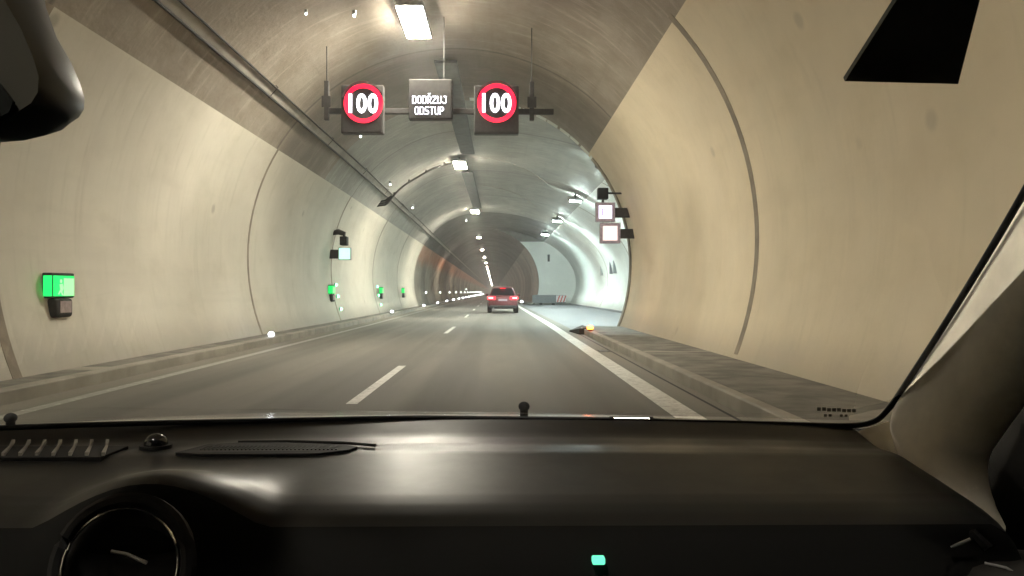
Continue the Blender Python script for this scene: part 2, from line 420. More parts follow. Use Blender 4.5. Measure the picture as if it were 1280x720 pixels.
# curved conduit from second lamp over to the left haunch with a junction box
cd = empty('curved_conduit', (-4, 37.5, EYE+5), 'thin dark conduit curving over the vault from the second lamp down to the left', 'conduit')
pts = [circ(a, 37.5, 5.24 + .02*math.sin(a*.3)) for a in [100 + k*2 for k in range(22)]]
MB().tube(pts, .045, 7).build('pipe', M['dsteel'], cd, True)
for k in (3, 8, 13, 18):
    p = Vector(pts[k]); MB().box(p - Vector((.04, .03, .03)), p + Vector((.04, .03, .13))).build('clamp', M['dsteel'], cd)
jb = empty('cable_bundle', (-5.5, 37, EYE+4), 'dark looped cable bundle on the vault edge at the left end of the conduit', 'cables')
for k in range(3):
    MB().tube([(-5.0, 36.8, EYE+4.42-k*.05), (-5.3, 36.8, EYE+4.2-k*.1), (-5.75, 36.8, EYE+4.12-k*.09), (-6.1, 36.9, EYE+3.95-k*.05)], .045, 7).build('cable', M['dsteel'], jb, True)
MB().rbox((-6.25, 36.7, EYE+3.6), (-6.05, 36.95, EYE+3.8), .02).build('junction_box', M['dsteel'], jb)

# tiny white lamps along the tray and on the vault
tl = empty('pilot_lamp', (0, 0, 0), 'tiny white lamp', 'pilot lamp', 'tiny white lamps on the vault')
MB().ball((0, 0, 0), .022).build('bulb', M['marker'], tl); MB().disc((0, 0, .02), .03, 2, .06, 10).build('socket', M['steel'], tl)
for i, (px, py, z, lb) in enumerate(((383, 18, 5.3, 'left one of two tiny white lamps on the vault, left of the glaring lamp'),
                                     (443, 20, 5.6, 'right one of two tiny white lamps on the vault, left of the glaring lamp'),
                                     (451, 171, 4.75, 'tiny white lamp on the vault just below the left speed sign'),
                                     (488, 231, 4.6, 'tiny white lamp on the cable tray where the curved conduit crosses it'),
                                     (516, 260, 4.55, 'farthest tiny white lamp by the cable tray'),
                                     (583, 276, 5.9, 'tiny white lamp just below the third warm vault lamp'))):
    y = z*1000/(365-py); x = (px-626)/1000*y
    o = tl if i == 0 else copy_tree(tl); o.location = (x, y, EYE+z); o['label'] = lb
    if i: o.scale = (1.1 + .25*i,)*3

# ------------------------------------------------------------------ overhead sign gantry
GY = 18.0
g = empty('sign_gantry', (-1.4, GY, EYE+4.1), 'grey horizontal steel bar hung across the vault carrying the lit signs', 'gantry')
MB().rbox((-3.97, GY+.12, EYE+4.04), (1.2, GY+.24, EYE+4.16), .01).build('crossbar', M['dsteel'], g)
for x in (-3.92, .70):
    zt = CZ + math.sqrt(RR**2 - (x-CX)**2)
    m = MB().rbox((x-.05, GY+.0, EYE+3.87), (x+.05, GY+.11, EYE+4.75), .01)
    m.tube([(x, GY+.06, EYE+4.7), (x, GY+.06, zt+.02)], .012); m.build('hanger', M['dsteel'], g)
    MB().rbox((x-.1, GY-.02, EYE+4.15), (x+.1, GY-.003, EYE+4.4), .006).build('clamp', M['dsteel'], g)
for x in (-1.3,):
    zt = CZ + math.sqrt(RR**2 - (x-CX)**2)
    MB().tube([(x, GY+.3, EYE+4.05), (x, GY+.3, zt+.02)], .008).build('hanger', M['dsteel'], g)

def text_mesh(body, size, offset, cx, cz, y, depth=.01, sx=1.0):
    cu = bpy.data.curves.new('t', 'FONT'); cu.body = body; cu.size = size; cu.offset = offset; cu.extrude = depth
    cu.align_x = 'CENTER'; cu.align_y = 'CENTER'; cu.space_character = 1.08; cu.resolution_u = 4
    ob = bpy.data.objects.new('t', cu); col.objects.link(ob)
    bpy.context.view_layer.update()
    me = bpy.data.meshes.new_from_object(ob); bpy.data.objects.remove(ob)
    xs = [v.co.x for v in me.vertices]; ys_ = [v.co.y for v in me.vertices]
    ox, oy = (min(xs)+max(xs))/2, (min(ys_)+max(ys_))/2
    m = MB(); m.add([((v.co.x-ox)*sx + cx, y - v.co.z, v.co.y-oy + cz) for v in me.vertices], [tuple(p.vertices) for p in me.polygons])
    return m

def speed_sign(x0, x1, cx, cz, label):
    s_ = empty('speed_sign', ((x0+x1)/2, GY, EYE+3.54), label, 'speed sign', 'lit speed limit signs on the gantry')
    MB().rbox((x0, GY-.13, EYE+3.54), (x1, GY+.11, EYE+4.62), .02).build('housing', M['dsteel'], s_)
    MB().rbox((x0+.03, GY-.145, EYE+3.57), (x1-.03, GY-.132, EYE+4.59), .004).build('face', M['panelface'], s_)
    y = GY-.175
    MB().disc((cx, y, EYE+cz), .435, 1, .028, 56, .345).build('red_ring', M['red'], s_)
    t_ = text_mesh('100', .58, .012, cx, EYE+cz, y+.01, .012, .80); t_.build('number', M['led'], s_)
    # louvre hood
    m = MB(); n = 20
    m.grid([[(cx + rr*math.cos(R(15+150*k/n)), yy, EYE+cz + rr*math.sin(R(15+150*k/n))) for k in range(n+1)] for rr, yy in ((.47, GY-.13), (.47, GY-.28), (.463, GY-.28), (.463, GY-.13))])
    m.build('hood', M['dsteel'], s_, True)
    return s_
speed_sign(-3.56, -2.62, -3.06, 4.20, 'left lit speed limit sign showing 100 in a red ring on the gantry')
speed_sign(-.60, .40, -.09, 4.22, 'right lit speed limit sign showing 100 in a red ring on the gantry')

FONT = {'D': '11110 10001 10001 10001 10001 10001 11110', 'O': '01110 10001 10001 10001 10001 10001 01110',
        'R': '11110 10001 10001 11110 10100 10010 10001', 'Z': '11111 00001 00010 00100 01000 10000 11111',
        'U': '10001 10001 10001 10001 10001 10001 01110', 'J': '00111 00001 00001 00001 00001 10001 01110',
        'S': '01111 10000 10000 01110 00001 00001 11110', 'T': '11111 00100 00100 00100 00100 00100 00100',
        'P': '11110 10001 10001 11110 10000 10000 10000'}
ms = empty('message_sign', (-1.55, GY, EYE+3.9), 'dark overhead message sign reading DODRŽUJ ODSTUP in white dots', 'message sign')
MB().rbox((-2.06, GY-.13, EYE+3.86), (-1.08, GY+.11, EYE+4.76), .02).build('housing', M['dsteel'], ms)
MB().rbox((-2.03, GY-.145, EYE+3.89), (-1.11, GY-.132, EYE+4.73), .004).build('face', M['panelface'], ms)
def led_line(word, zc, caron=None):
    p = .0185; m = MB(); W = (len(word)*6-1)*p; x0 = -1.585 - W/2
    for i, ch in enumerate(word):
        rows = FONT[ch].split()
        for r_, row in enumerate(rows):
            for c_, b in enumerate(row):
                if b == '1': m.disc((x0 + (i*6+c_)*p, GY-.165, zc + (3-r_)*p*1.35), .0105, 1, .012, 6)
        if i == caron:
            for c_, r_ in ((1, -2.6), (2, -1.8), (3, -2.6)): m.disc((x0 + (i*6+c_)*p, GY-.165, zc + (3-r_)*p*1.35), .0105, 1, .012, 6)
    m.build('text_line', M['led'], ms)
led_line('DODRZUJ', EYE+4.285, 3); led_line('ODSTUP', EYE+4.045)

# ------------------------------------------------------------------ green escape signs and marker lamps on left wall
def wx(z):                                           # left wall x at height z over the eye
    return CX - math.sqrt(RR**2 - (EYE+z-CZ)**2)
def escape_sign(y, label):
    x = wx(-.04); e = empty('escape_sign', (x, y, EYE-.37), label, 'escape sign', 'green lit escape signs on the left wall')
    MB().rbox((x-.02, y-.30, EYE-.085), (x+.12, y+.30, EYE+.275), .015).build('housing', M['dsteel'], e)
    MB().rbox((x+.121, y-.27, EYE-.06), (x+.135, y+.27, EYE+.235), .004).build('lit_panel', M['green'], e)
    MB().rbox((x-.0, y-.272, EYE-.06), (x+.118, y-.302, EYE+.235), .004).build('lit_panel', M['green'], e)
    m = MB()                                          # pale doorway and striding figure
    m.box((x+.136, y-.02, EYE-.055), (x+.139, y+.26, EYE+.2))
    m.build('pale_symbol', M['palegreen'], e)
    f = MB(); f.disc((x+.14, y-.10, EYE+.155), .03, 0, .003, 12)
    f.prism([(y-.14, EYE+.11), (y-.06, EYE+.12), (y-.03, EYE+.06), (y-.07, EYE+.0), (y-.03, EYE-.05), (y-.07, EYE-.05), (y-.11, EYE+.0), (y-.15, EYE-.04), (y-.18, EYE-.03), (y-.12, EYE+.04)], 0, x+.14, x+.143)
    f.build('pale_symbol', M['palegreen'], e)
    MB().rbox((x+.0, y-.24, EYE-.37), (x+.14, y+.24, EYE-.09), .05, 3).build('lower_box', M['dsteel'], e, True)
    MB().rbox((x+.141, y-.12, EYE-.30), (x+.146, y+.18, EYE-.13), .002).build('plate', plain('plate_pinkish', (.34, .27, .26), .5), e)
    return e
escape_sign(11.7, 'large green lit escape sign on the near left wall above a dark box')
escape_sign(30.4, 'green lit escape sign beside the first column of small green lamps')
escape_sign(43.0, 'green lit escape sign beside the second column of small green lamps')
escape_sign(52.6, 'farthest and smallest green lit escape sign on the left wall')
gl = empty('green_marker_lamp', (0, 0, 0), 'x', 'marker lamp', 'small green lamps beside escape niche')
MB().ball((0, 0, 0), .055).build('lens', M['gled'], gl); MB().disc((-.07, 0, 0), .06, 0, .05, 12).build('base', M['dsteel'], gl)
k = 0
for y, nm in ((31.3, 'first'), (41.7, 'second')):
    for z, w_ in ((.28, 'top'), (-.17, 'middle'), (-.66, 'bottom')):
        o = gl if k == 0 else copy_tree(gl); o.location = (wx(z)+.09, y, EYE+z); k += 1
        o['label'] = '%s small green lamp in the %s column on the left wall' % (w_, nm)
ml = empty('marker_lamp', (0, 0, 0), 'x', 'marker lamp', 'small white lamps along the far left wall')
MB().ball((0, 0, 0), .07, seg=8).build('lens', M['marker'], ml); MB().disc((-.08, 0, 0), .08, 0, .05, 10).build('base', M['dsteel'], ml)
for i in range(17):
    y = 72 + 19*i
    o = ml if i == 0 else copy_tree(ml); o.location = (wx(-.04)+sh(y)+.1, y, EYE-.04); o.scale = (1+.1*i,)*3
    o['label'] = ('nearest small white lamp of the upper row on far left wall', 'second small white lamp of the upper row on far left wall')[i] if i < 2 else 'tiny white lamp in the upper row on the dark far left wall'
st = empty('kerb_stud', (0, 0, 0), 'x', 'kerb light', 'white light studs along the left kerb')
MB().ball((0, 0, .06), .07, 1, .9, .8, 10).build('lens', M['stud'], st); MB().rbox((-.06, -.05, 0), (.06, .05, .03), .01).build('base', M['steel'], st)
sy = [19.6, 42, 61, 76, 91] + [106 + 16*k for k in range(18)]
nl = ['nearest white light stud on the left kerb, before the first green sign column', 'second white light stud on the left kerb, below the fourth green sign',
      'third white light stud on the left kerb, where the wall turns dark', 'fourth white light stud on the left kerb in the dark stretch']
for i, y in enumerate(sy):
    o = st if i == 0 else copy_tree(st); o.location = (-5.6+sh(y), y, .16); o.scale = (1+.06*i,)*3
    o['label'] = nl[i] if i < 4 else 'tiny white light stud in the line leading to the car ahead'
o = copy_tree(st); o.location = (2.54+sh(81), 81, .16); o.scale = (1.8,)*3; o['label'] = 'white light stud on the right kerb just right of the car ahead'; o['group'] = 'white light studs on the right kerb'
for y, x, z, lb in ((222, 4.1, 2.9, 'single white lamp high on the far right wall above the car'), (175, wx(.5)+.2, .6, 'white lamp on the far left wall just left of the car')):
    w_ = empty('wall_lamp', (x+sh(y), y, EYE+z), lb, 'wall lamp')
    MB().ball((x+sh(y), y, EYE+z), .16 if z > 1 else .1).build('lens', M['marker'], w_)
    MB().box((x+sh(y)+(.1 if x > 0 else -.3), y, EYE+z-.08), (x+sh(y)+(.35 if x > 0 else -.1), y+.1, EYE+z+.08)).build('bracket', M['dsteel'], w_)

# mint box sign and camera projecting from left wall
by = 30.6
b = empty('box_sign', (-6.4, by, EYE+1.3), 'mint green lit square sign projecting from the left wall under a black camera', 'lit sign')
MB().rbox((-6.2, by, EYE+1.22), (-5.72, by+.2, EYE+1.70), .02).build('housing', M['steel'], b)
MB().rbox((-6.17, by-.02, EYE+1.25), (-5.75, by-.002, EYE+1.67), .005).build('lit_panel', M['mint'], b)
MB().rbox((-6.55, by+.03, EYE+1.28), (-6.21, by+.17, EYE+1.62), .01).build('bracket', M['dsteel'], b)
b = empty('surveillance_camera', (-6.0, by, EYE+1.8), 'black camera box on an arm above the mint green sign', 'camera')
MB().rbox((-6.12, by-.15, EYE+1.78), (-5.85, by+.25, EYE+2.12), .03).build('housing', M['black'], b)
MB().tube([(-6.45, by+.05, EYE+2.25), (-6.2, by+.05, EYE+2.3), (-5.98, by+.05, EYE+2.22), (-5.98, by+.05, EYE+2.1)], [.09, .11, .09, .04], 8).build('arm', M['dsteel'], b, True)
MB().disc((-5.985, by-.19, EYE+1.95), .07, 1, .045, 14).build('lens', M['black'], b)

# square lit signs and camera at the bay mouth on the right
ry = 25.0
def square_sign(x, z, w, mat, label, sym=False):
    s_ = empty('square_sign', (x, ry, EYE+z-w/2), label, 'lit sign')
    h = w/2; wallx = CX + math.sqrt(RR**2 - (EYE+z-CZ)**2)
    MB().rbox((x-h, ry, EYE+z-h), (x+h, ry+.16, EYE+z+h), .02).build('housing', M['steel'], s_)
    m = MB()
    for a, b_ in (((x-h, EYE+z-h), (x+h, EYE+z-h+.09)), ((x-h, EYE+z+h-.09), (x+h, EYE+z+h)), ((x-h, EYE+z-h+.09), (x-h+.09, EYE+z+h-.09)), ((x+h-.09, EYE+z-h+.09), (x+h, EYE+z+h-.09))):
        m.box((a[0], ry-.05, a[1]), (b_[0], ry-.001, b_[1]))
    m.build('frame', M['lilacframe'], s_)
    MB().box((x-h+.092, ry-.03, EYE+z-h+.092), (x+h-.092, ry-.004, EYE+z+h-.092)).build('lit_panel', mat, s_)
    if sym:
        m = MB(); q = .11
        m.box((x-q, ry-.036, EYE+z-q), (x-q+.035, ry-.031, EYE+z+q))
        for k in (-1, 0, 1): m.box((x-q+.036, ry-.036, EYE+z+k*(q-.018)-.014), (x+q*.5, ry-.031, EYE+z+k*(q-.018)+.014))
        m.build('symbol', M['lilacdim'], s_)
    MB().rbox((x+h+.002, ry+.02, EYE+z-.16), (wallx+.05, ry+.14, EYE+z+.14), .01).build('bracket', M['dsteel'], s_)
    return s_
square_sign(3.27, 2.50, .60, M['lilac'], 'upper lilac white lit square sign at the bay mouth, under the black box', True)
square_sign(3.42, 1.84, .64, M['pink'], 'lower pinkish lit square sign at the bay mouth')
b = empty('detector_box', (3.19, ry, EYE+2.9), 'black box mounted above two lit square signs at the bay mouth', 'detector')
MB().rbox((3.03, ry-.1, EYE+2.9), (3.36, ry+.2, EYE+3.26), .03).build('housing', M['black'], b)
MB().tube([(3.2, ry+.05, EYE+2.81), (3.2, ry+.05, EYE+2.91)], .04).tube([(3.35, ry+.05, EYE+3.1), (3.85, ry+.05, EYE+3.1)], .03).build('bracket', M['dsteel'], b)

# amber beacon on the walkway nose + kerb nose
b = empty('amber_beacon', (2.52, 22.6, .16), 'glowing amber light on the kerb end before the lay-by', 'beacon')
MB().rbox((2.45, 22.52, .16), (2.6, 22.68, .2), .015).build('base', M['black'], b)
MB().ball((2.525, 22.6, .24), .075, 1.15, 1, .8).build('lens', M['amber'], b)
b = empty('kerb_nose', (2.35, 24.4, 0), 'dark low rubber kerb nose pointing along the road beyond the amber light', 'kerb nose')
MB().add([(2.17,25.3,0),(2.60,23.6,0),(2.60,25.5,0),(2.17,25.3,.03),(2.60,23.6,.2),(2.60,25.5,.2),(2.3,23.5,.0),(2.3,23.5,.17)],
         [(0,6,1,2),(3,7,4,5),(0,6,7,3),(6,1,4,7),(1,2,5,4),(2,0,3,5)]).build('body', M['dsteel'], b)

# barrier at the end of the bay
b = empty('barrier', (5.8, 78, 0), 'low grey barrier with striped end at the back of the lay-by', 'barrier')
x0, x1 = 3.5, 6.75
MB().prism([(77.9, .18), (78.6, .18), (78.5, .5), (78.42, .95), (78.08, .95), (78.0, .5)], 0, x0+sh(78), x1+sh(78)).build('body', plain('barrier_grey', (.12, .13, .14), .6), b)
sx0, sx1 = 5.8+sh(78), 6.75+sh(78)
MB().box((sx0, 77.85, .25), (sx1, 77.88, .92)).build('striped_panel', plain('barrier_white', (.7, .7, .7), .5), b)
m = MB()
for k in range(3):
    xa = sx0 + .05 + k*.3
    m.prism([(xa, .27), (xa+.13, .27), (xa+.35, .9), (xa+.22, .9)], 1, 77.83, 77.848)
m.build('red_stripe', plain('barrier_red', (.55, .08, .07), .5), b)
MB().tube([(x0+sh(78)+.05, 77.8, .2), (x0+sh(78)-.25, 77.6, .0)], .05).build('foot', M['bay'], b)
for x in (4.2, 5.4): MB().box((x+sh(78), 77.7, .004), (x+.25+sh(78), 78.7, .18)).build('foot', M['dsteel'], b)
# plate on the end wall, made-up bars for faint streaks on the bay wall
b = empty('wall_plate', (5.5, 79.9, 4.3), 'small dark plate on the white end wall of the lay-by', 'plate')
MB().rbox((5.2+sh(80)-.1, 79.86, 4.3), (5.2+sh(80)+.12, 79.99, 5.0), .02).build('plate', M['dsteel'], b)
def bx_in(z): return CX + sh(55) + 9.1*math.sqrt(1-((z-CZ)/RR)**2)
for i, (y, h, w_) in enumerate(((53.2, 1.0, .45), (55.0, 1.2, .4), (60.0, 1.1, .5))):
    b = empty('streak_bar', (bx_in(3), y, 2.4), ('grey', 'tall grey', 'pale grey')[i] + ' bar added for a faint streak on the lay-by wall, ' + ('nearest', 'middle', 'farthest')[i] + ' of three', 'streak bar', 'bars added for faint streaks on the lay-by wall')
    x = bx_in(2.8)
    MB().rbox((x-.14, y, 2.5), (x+.1, y+w_, 2.5+h), .02).build('body', plain('streak_bar_grey%d' % i, ((.2,.22,.22), (.14,.15,.16), (.4,.42,.42))[i], .5), b)
    MB().rbox((x-.155, y+.04, 2.55), (x-.142, y+w_-.04, 2.45+h), .004).build('door', plain('streak_bar_front%d' % i, ((.25,.27,.27), (.18,.19,.2), (.45,.47,.47))[i], .5), b)  # front layer of the added bar
# small fixing on near left wall, hatch on right wall
b = empty('wall_bracket', (wx(1.4), 9.9, EYE+1.4), 'tiny dark bracket high on the near left wall below the mirror', 'bracket')
x = wx(1.47)
MB().rbox((x-.02, 9.93, EYE+1.46), (x+.05, 10.02, EYE+1.50), .008).rbox((x+.03, 9.95, EYE+1.40), (x+.05, 10.0, EYE+1.47), .004).build('body', M['dsteel'], b)

# ------------------------------------------------------------------ car ahead
CYc, CXc = 47.5, .12
car = empty('car', (CXc, CYc, 0), 'dark red estate car with glowing tail lights driving ahead in the right lane', 'car')
silver = plain('dark_red_car_paint', (.17, .05, .055), .35, .3)
def loft(st, seg=28, p=3.2):
    """st: list of (y, z0, z1, half width at bottom, half width at top)"""
    m = MB(); rows = []
    for (y, z0, z1, w0, w1) in st:
        row = []
        for k in range(seg):
            a = 2*math.pi*k/seg; c, s_ = math.cos(a), math.sin(a)
            ex = abs(c)**(2/p)*(1 if c > 0 else -1); ez = abs(s_)**(2/p)*(1 if s_ > 0 else -1)
            tz = (ez+1)/2; w = w0 + (w1-w0)*tz
            row.append((CXc + w*ex, CYc + y, z0 + (z1-z0)*tz))
        rows.append(row)
    m.grid(rows, True); m.f.append(tuple(range(seg))); n = len(m.v); m.f.append(tuple(range(n-1, n-seg-1, -1)))
    return m
body = loft([(0, .38, .88, .78, .74), (.05, .33, .98, .86, .82), (.25, .28, 1.04, .91, .86), (.9, .24, 1.05, .92, .87), (2.6, .24, 1.03, .92, .87), (3.5, .24, .96, .91, .84), (4.3, .3, .82, .86, .78), (4.5, .36, .7, .7, .66)], p=4).build('body', silver, car, True)
loft([(.22, .95, 1.05, .82, .8), (.42, .96, 1.34, .82, .68), (.62, .97, 1.52, .82, .61), (1.3, .97, 1.57, .82, .61), (2.2, .97, 1.55, .82, .61), (3.2, .95, 1.08, .8, .7)], p=5).build('cabin', silver, car, True)
dk = plain('dark_car_glass', (.012, .012, .014), .35, 0, .2); tyre = plain('tyre_rubber', (.015, .015, .015), .8)
X = CXc; Y = CYc
m = MB(); m.add([(X-.68, Y+.17, 1.07), (X+.68, Y+.17, 1.07), (X+.57, Y+.45, 1.46), (X-.57, Y+.45, 1.46), (X-.66, Y+.30, 1.03), (X+.66, Y+.30, 1.03), (X+.56, Y+.62, 1.43), (X-.56, Y+.62, 1.43)],
                 [(0,1,2,3),(4,7,6,5),(0,4,5,1),(1,5,6,2),(2,6,7,3),(3,7,4,0)]); m.build('rear_window', dk, car)
MB().rbox((X-.55, Y+.42, 1.475), (X+.55, Y+.62, 1.52), .015).build('spoiler', silver, car)
MB().rbox((X-.80, Y-.06, .26), (X+.80, Y+.12, .46), .05, 3).build('bumper', plain('dark_bumper', (.03, .03, .03), .6), car, True)
taill = glow('tail_light_glow', (1, .012, .025), 4.5); tc = glow('tail_light_core', (1, .4, .42), 5)
for s_ in (-1, 1):
    xa, xb = sorted((X + s_*.90, X + s_*.44))
    t_ = MB().rbox((xa, Y-.03, .80), (xb, Y+.16, .98), .03, 2).build('tail_light', taill, car, True)
    xa, xb = sorted((X + s_*.84, X + s_*.58)); MB().rbox((xa, Y-.045, .86), (xb, Y-.031, .93), .005).build('lamp_core', tc, t_)
    t_ = MB().disc((X + s_*.80 - .12, Y+.75, .32), .32, 0, .24, 24).build('wheel', tyre, car)
    MB().disc((X + s_*.93 - .005, Y+.75, .32), .2, 0, .01, 18).build('rim', M['steel'], t_)
    t_ = MB().disc((X + s_*.80 - .12, Y+3.55, .32), .32, 0, .24, 24).build('wheel', tyre, car)
    MB().disc((X + s_*.93 - .005, Y+3.55, .32), .2, 0, .01, 18).build('rim', M['steel'], t_)
    MB().rbox((X + s_*1.0-.09, Y+2.75, 1.0), (X + s_*1.0+.09, Y+2.85, 1.13), .03).build('mirror', silver, car)
    MB().tube([(X + s_*.58, Y+.7, 1.60), (X + s_*.6, Y+.8, 1.63), (X + s_*.6, Y+2.1, 1.62), (X + s_*.58, Y+2.2, 1.58)], .018, 6).build('roof_rail', M['steel'], car)
MB().rbox((X-.16, Y+.28, 1.455), (X+.16, Y+.40, 1.474), .005).build('brake_light', taill, car)
MB().box((X-.26, Y-.012, .72), (X+.26, Y+.004, .83)).build('number_plate', glow('lit_number_plate', (.9, .88, .92), .45), car)
MB().tube([(X-.55, Y-.1, .3), (X-.55, Y+.05, .3)], .035).build('exhaust', M['steel'], car)

# ------------------------------------------------------------------ our own car's cabin
def at(px, py, d): return Vector(((px-626)/1000*d, d, EYE - (py-365)/1000*d))
own = empty('car', (-.17, 0, 0), 'dark interior of the car the picture is taken from, dashboard and windscreen in the foreground', 'car')
def soft_plastic(name, c, rough, grain=900, sp=.3):
    t = NT(name); n = t.noise(grain, 2, .5); d = t.noise(7, 5, .6); dust = t.noise(60, 5, .7)
    t.bump(n, .15, .0003)
    cc = t.mix(t.ramp(d, .3, .7), tuple(x*.8 for x in c), tuple(x*1.15 for x in c))
    cc = t.mix(t.math('MULTIPLY', t.ramp(dust, .6, .8), .2), cc, tuple(x*2 for x in c))
    return t.fin(cc, t.ramp(d, .3, .7, rough-.06, rough+.08), 0, sp)
dashm = soft_plastic('dashboard_plastic', (.015, .015, .0145), .34, sp=.2)
trimd = soft_plastic('dark_trim_plastic', (.018, .018, .018), .5)
trimf = soft_plastic('dashboard_face_plastic', (.006, .006, .006), .8, sp=.08)
beige = soft_plastic('pillar_trim_fabric', (.86, .81, .70), .6)
chrome = plain('chrome', (.55, .55, .55), .15, 1)
def yedge(x): return .98 - .25*(x+.05)**2
VX, VR = -.287, .056                                  # ridge over the round vent
def dz(x, y):
    prof = [(.35, .86), (.60, .96), (.618, 1.0), (.627, 1.022), (.636, 1.039), (.648, 1.052), (.665, 1.0615), (.69, 1.068), (.72, 1.0715), (.80, 1.079), (.845, 1.0835), (.87, 1.0835), (.90, 1.0822), (.94, 1.084), (1.0, 1.094), (1.1, 1.1)]
    yy = y + .98 - yedge(x) if y > .7 else y
    z = prof[0][1]
    for (a, za), (b_, zb) in zip(prof, prof[1:]):
        if a <= yy <= b_: z = za + (zb-za)*(yy-a)/(b_-a)
    if yy > 1.1: z = 1.1
    return z
def dash_pt(x, v):
    """v 0..1 from the cabin side to the windscreen"""
    keys = [(0, .44), (.04, .60), (.08, .618), (.12, .627), (.16, .636), (.20, .648), (.25, .665), (.31, .69), (.40, .72), (.62, .80), (.72, .845), (.78, .87), (.84, .90), (.92, .94), (1, 1)]
    for (a, ya), (b_, yb) in zip(keys, keys[1:]):
        if a <= v <= b_: y = ya + (yb-ya)*(v-a)/(b_-a)
    if v >= 1: y = yedge(x)
    elif y > .7: y = .7 + (y-.7)*(yedge(x)-.7)/.30
    zz = dz(x, y) if y <= .7 else None
    if zz is None:
        yn = .7 + (y-.7)*.30/(yedge(x)-.7); prof = [(.67, 1.067), (.72, 1.0715), (.80, 1.079), (.845, 1.0835), (.87, 1.0835), (.90, 1.0822), (.94, 1.084), (1.0, 1.094)]
        for (a, za), (b_, zb) in zip(prof, prof[1:]):
            if a <= yn <= b_: zz = za + (zb-za)*(yn-a)/(b_-a)
    # ridge swelling over the round vent, fading toward the windscreen
    fade = max(0, min(1, (.80-y)/.15)); fade = fade*fade*(3-2*fade)
    d = abs(x-VX)/.095
    if d < 1 and y > .625: zz += .036*fade*(1-d*d)**1.3
    d2 = abs(x+.62)/.2
    if d2 < 1 and y > .625: zz += .012*fade*(1-d2*d2)
    r = max(0, min(1, (x-.412)/.05)); zz -= .13*r*r*(3-2*r)
    return (x, y, zz)
N = 120; VV = [0, .03, .06, .08, .10, .12, .14, .16, .18, .20, .23] + [.26 + k*.02 for k in range(38)]
VV = [min(1, v) for v in VV]
m = MB(); rows = []
for v in VV: rows.append([dash_pt(-.95 + 1.55*k/N, v) for k in range(N+1)])
m.grid(rows[10:])
dash = m.build('dashboard', dashm, own, True)
m = MB(); m.grid(rows[:11]); m.build('dashboard_face', trimf, dash, True)
MB().box((-.95, .40, .45), (.6, .58, .92)).build('lower_dashboard', trimd, own)
def on_dash(px, py):
    """point on the dashboard top seen under a pixel"""
    best = None
    for k in range(200):
        y = .65 + .32*k/199; x = (px-626)/1000*y
        zt = dz(x, y); zr = EYE - (py-365)/1000*y
        if best is None or abs(zt-zr) < best[0]: best = (abs(zt-zr), x, y, zt)
    return Vector(best[1:])
# left slotted vent
vt = MB(); c1, c2 = on_dash(-70, 567), on_dash(146, 566)
y0_, y1_ = c1.y-.028, c1.y+.03
vent = MB().box((c1.x, y0_, c1.z-.012), (c2.x, y1_, c1.z+.0035)).build('defroster_vent', M['black'], dash)
for k in range(10):
    x = c1.x + .030 + k*.0165
    MB().add([(x, y0_+.004, c1.z+.004), (x+.0035, y0_+.004, c1.z+.004), (x-.020, y1_-.004, c1.z+.008), (x-.0165, y1_-.004, c1.z+.008),
              (x, y0_+.004, c1.z+.0075), (x+.004, y0_+.004, c1.z+.0075), (x-.020, y1_-.004, c1.z+.0115), (x-.0165, y1_-.004, c1.z+.0115)],
             [(0,1,2,3),(4,7,6,5),(0,4,5,1),(1,5,6,2),(2,6,7,3),(3,7,4,0)]).build('slat', plain('vent_slat', (.30,.29,.26), .4) if k == 0 else bpy.data.materials['vent_slat'], vent)
# long central grille, lens shaped
pl = [on_dash(*p) for p in ((222, 568), (262, 557.5), (300, 555.5), (360, 555.5), (430, 558), (447, 561), (436, 565), (400, 569), (300, 570), (250, 569.5))]
m = MB(); n = len(pl); m.add([(p.x, p.y, p.z-.01) for p in pl] + [(p.x, p.y, p.z+.003) for p in pl], [tuple(range(n)), tuple(range(2*n-1, n-1, -1))] + [(i, n+i, n+(i+1)%n, (i+1)%n) for i in range(n)])
gr = m.build('speaker_grille', M['black'], dash)
m = MB(); xa = min(p.x for p in pl)+.02; xb = max(p.x for p in pl)-.02; yc = sum(p.y for p in pl)/n
for k in range(34):
    x = xa + (xb-xa)*k/33; m.box((x, yc-.011, pl[2].z+.003), (x+.0016, yc+.011, pl[2].z+.0042))
m.build('mesh_rib', M['black'], gr)
m = MB(); m.tube([on_dash(*p) + Vector((0,0,.003)) for p in ((300, 554.5), (360, 554), (430, 556), (470, 559.5))], .0018, 6).build('grille_rim', dashm, dash)
# light sensor dome
p = on_dash(198, 559)
sd = MB().disc((p.x, p.y, p.z), .0165, 2, .004, 24).build('light_sensor', trimd, dash); sd2 = plain('glossy_black', (.01,.01,.012), .08)
MB().ball((p.x, p.y, p.z+.004), .0125, 1, 1, .95, 20).build('dome', sd2, sd).data.polygons.foreach_set('use_smooth', [True]*len(sd.data.polygons) if False else [True]*len(bpy.data.objects['dome'].data.polygons))
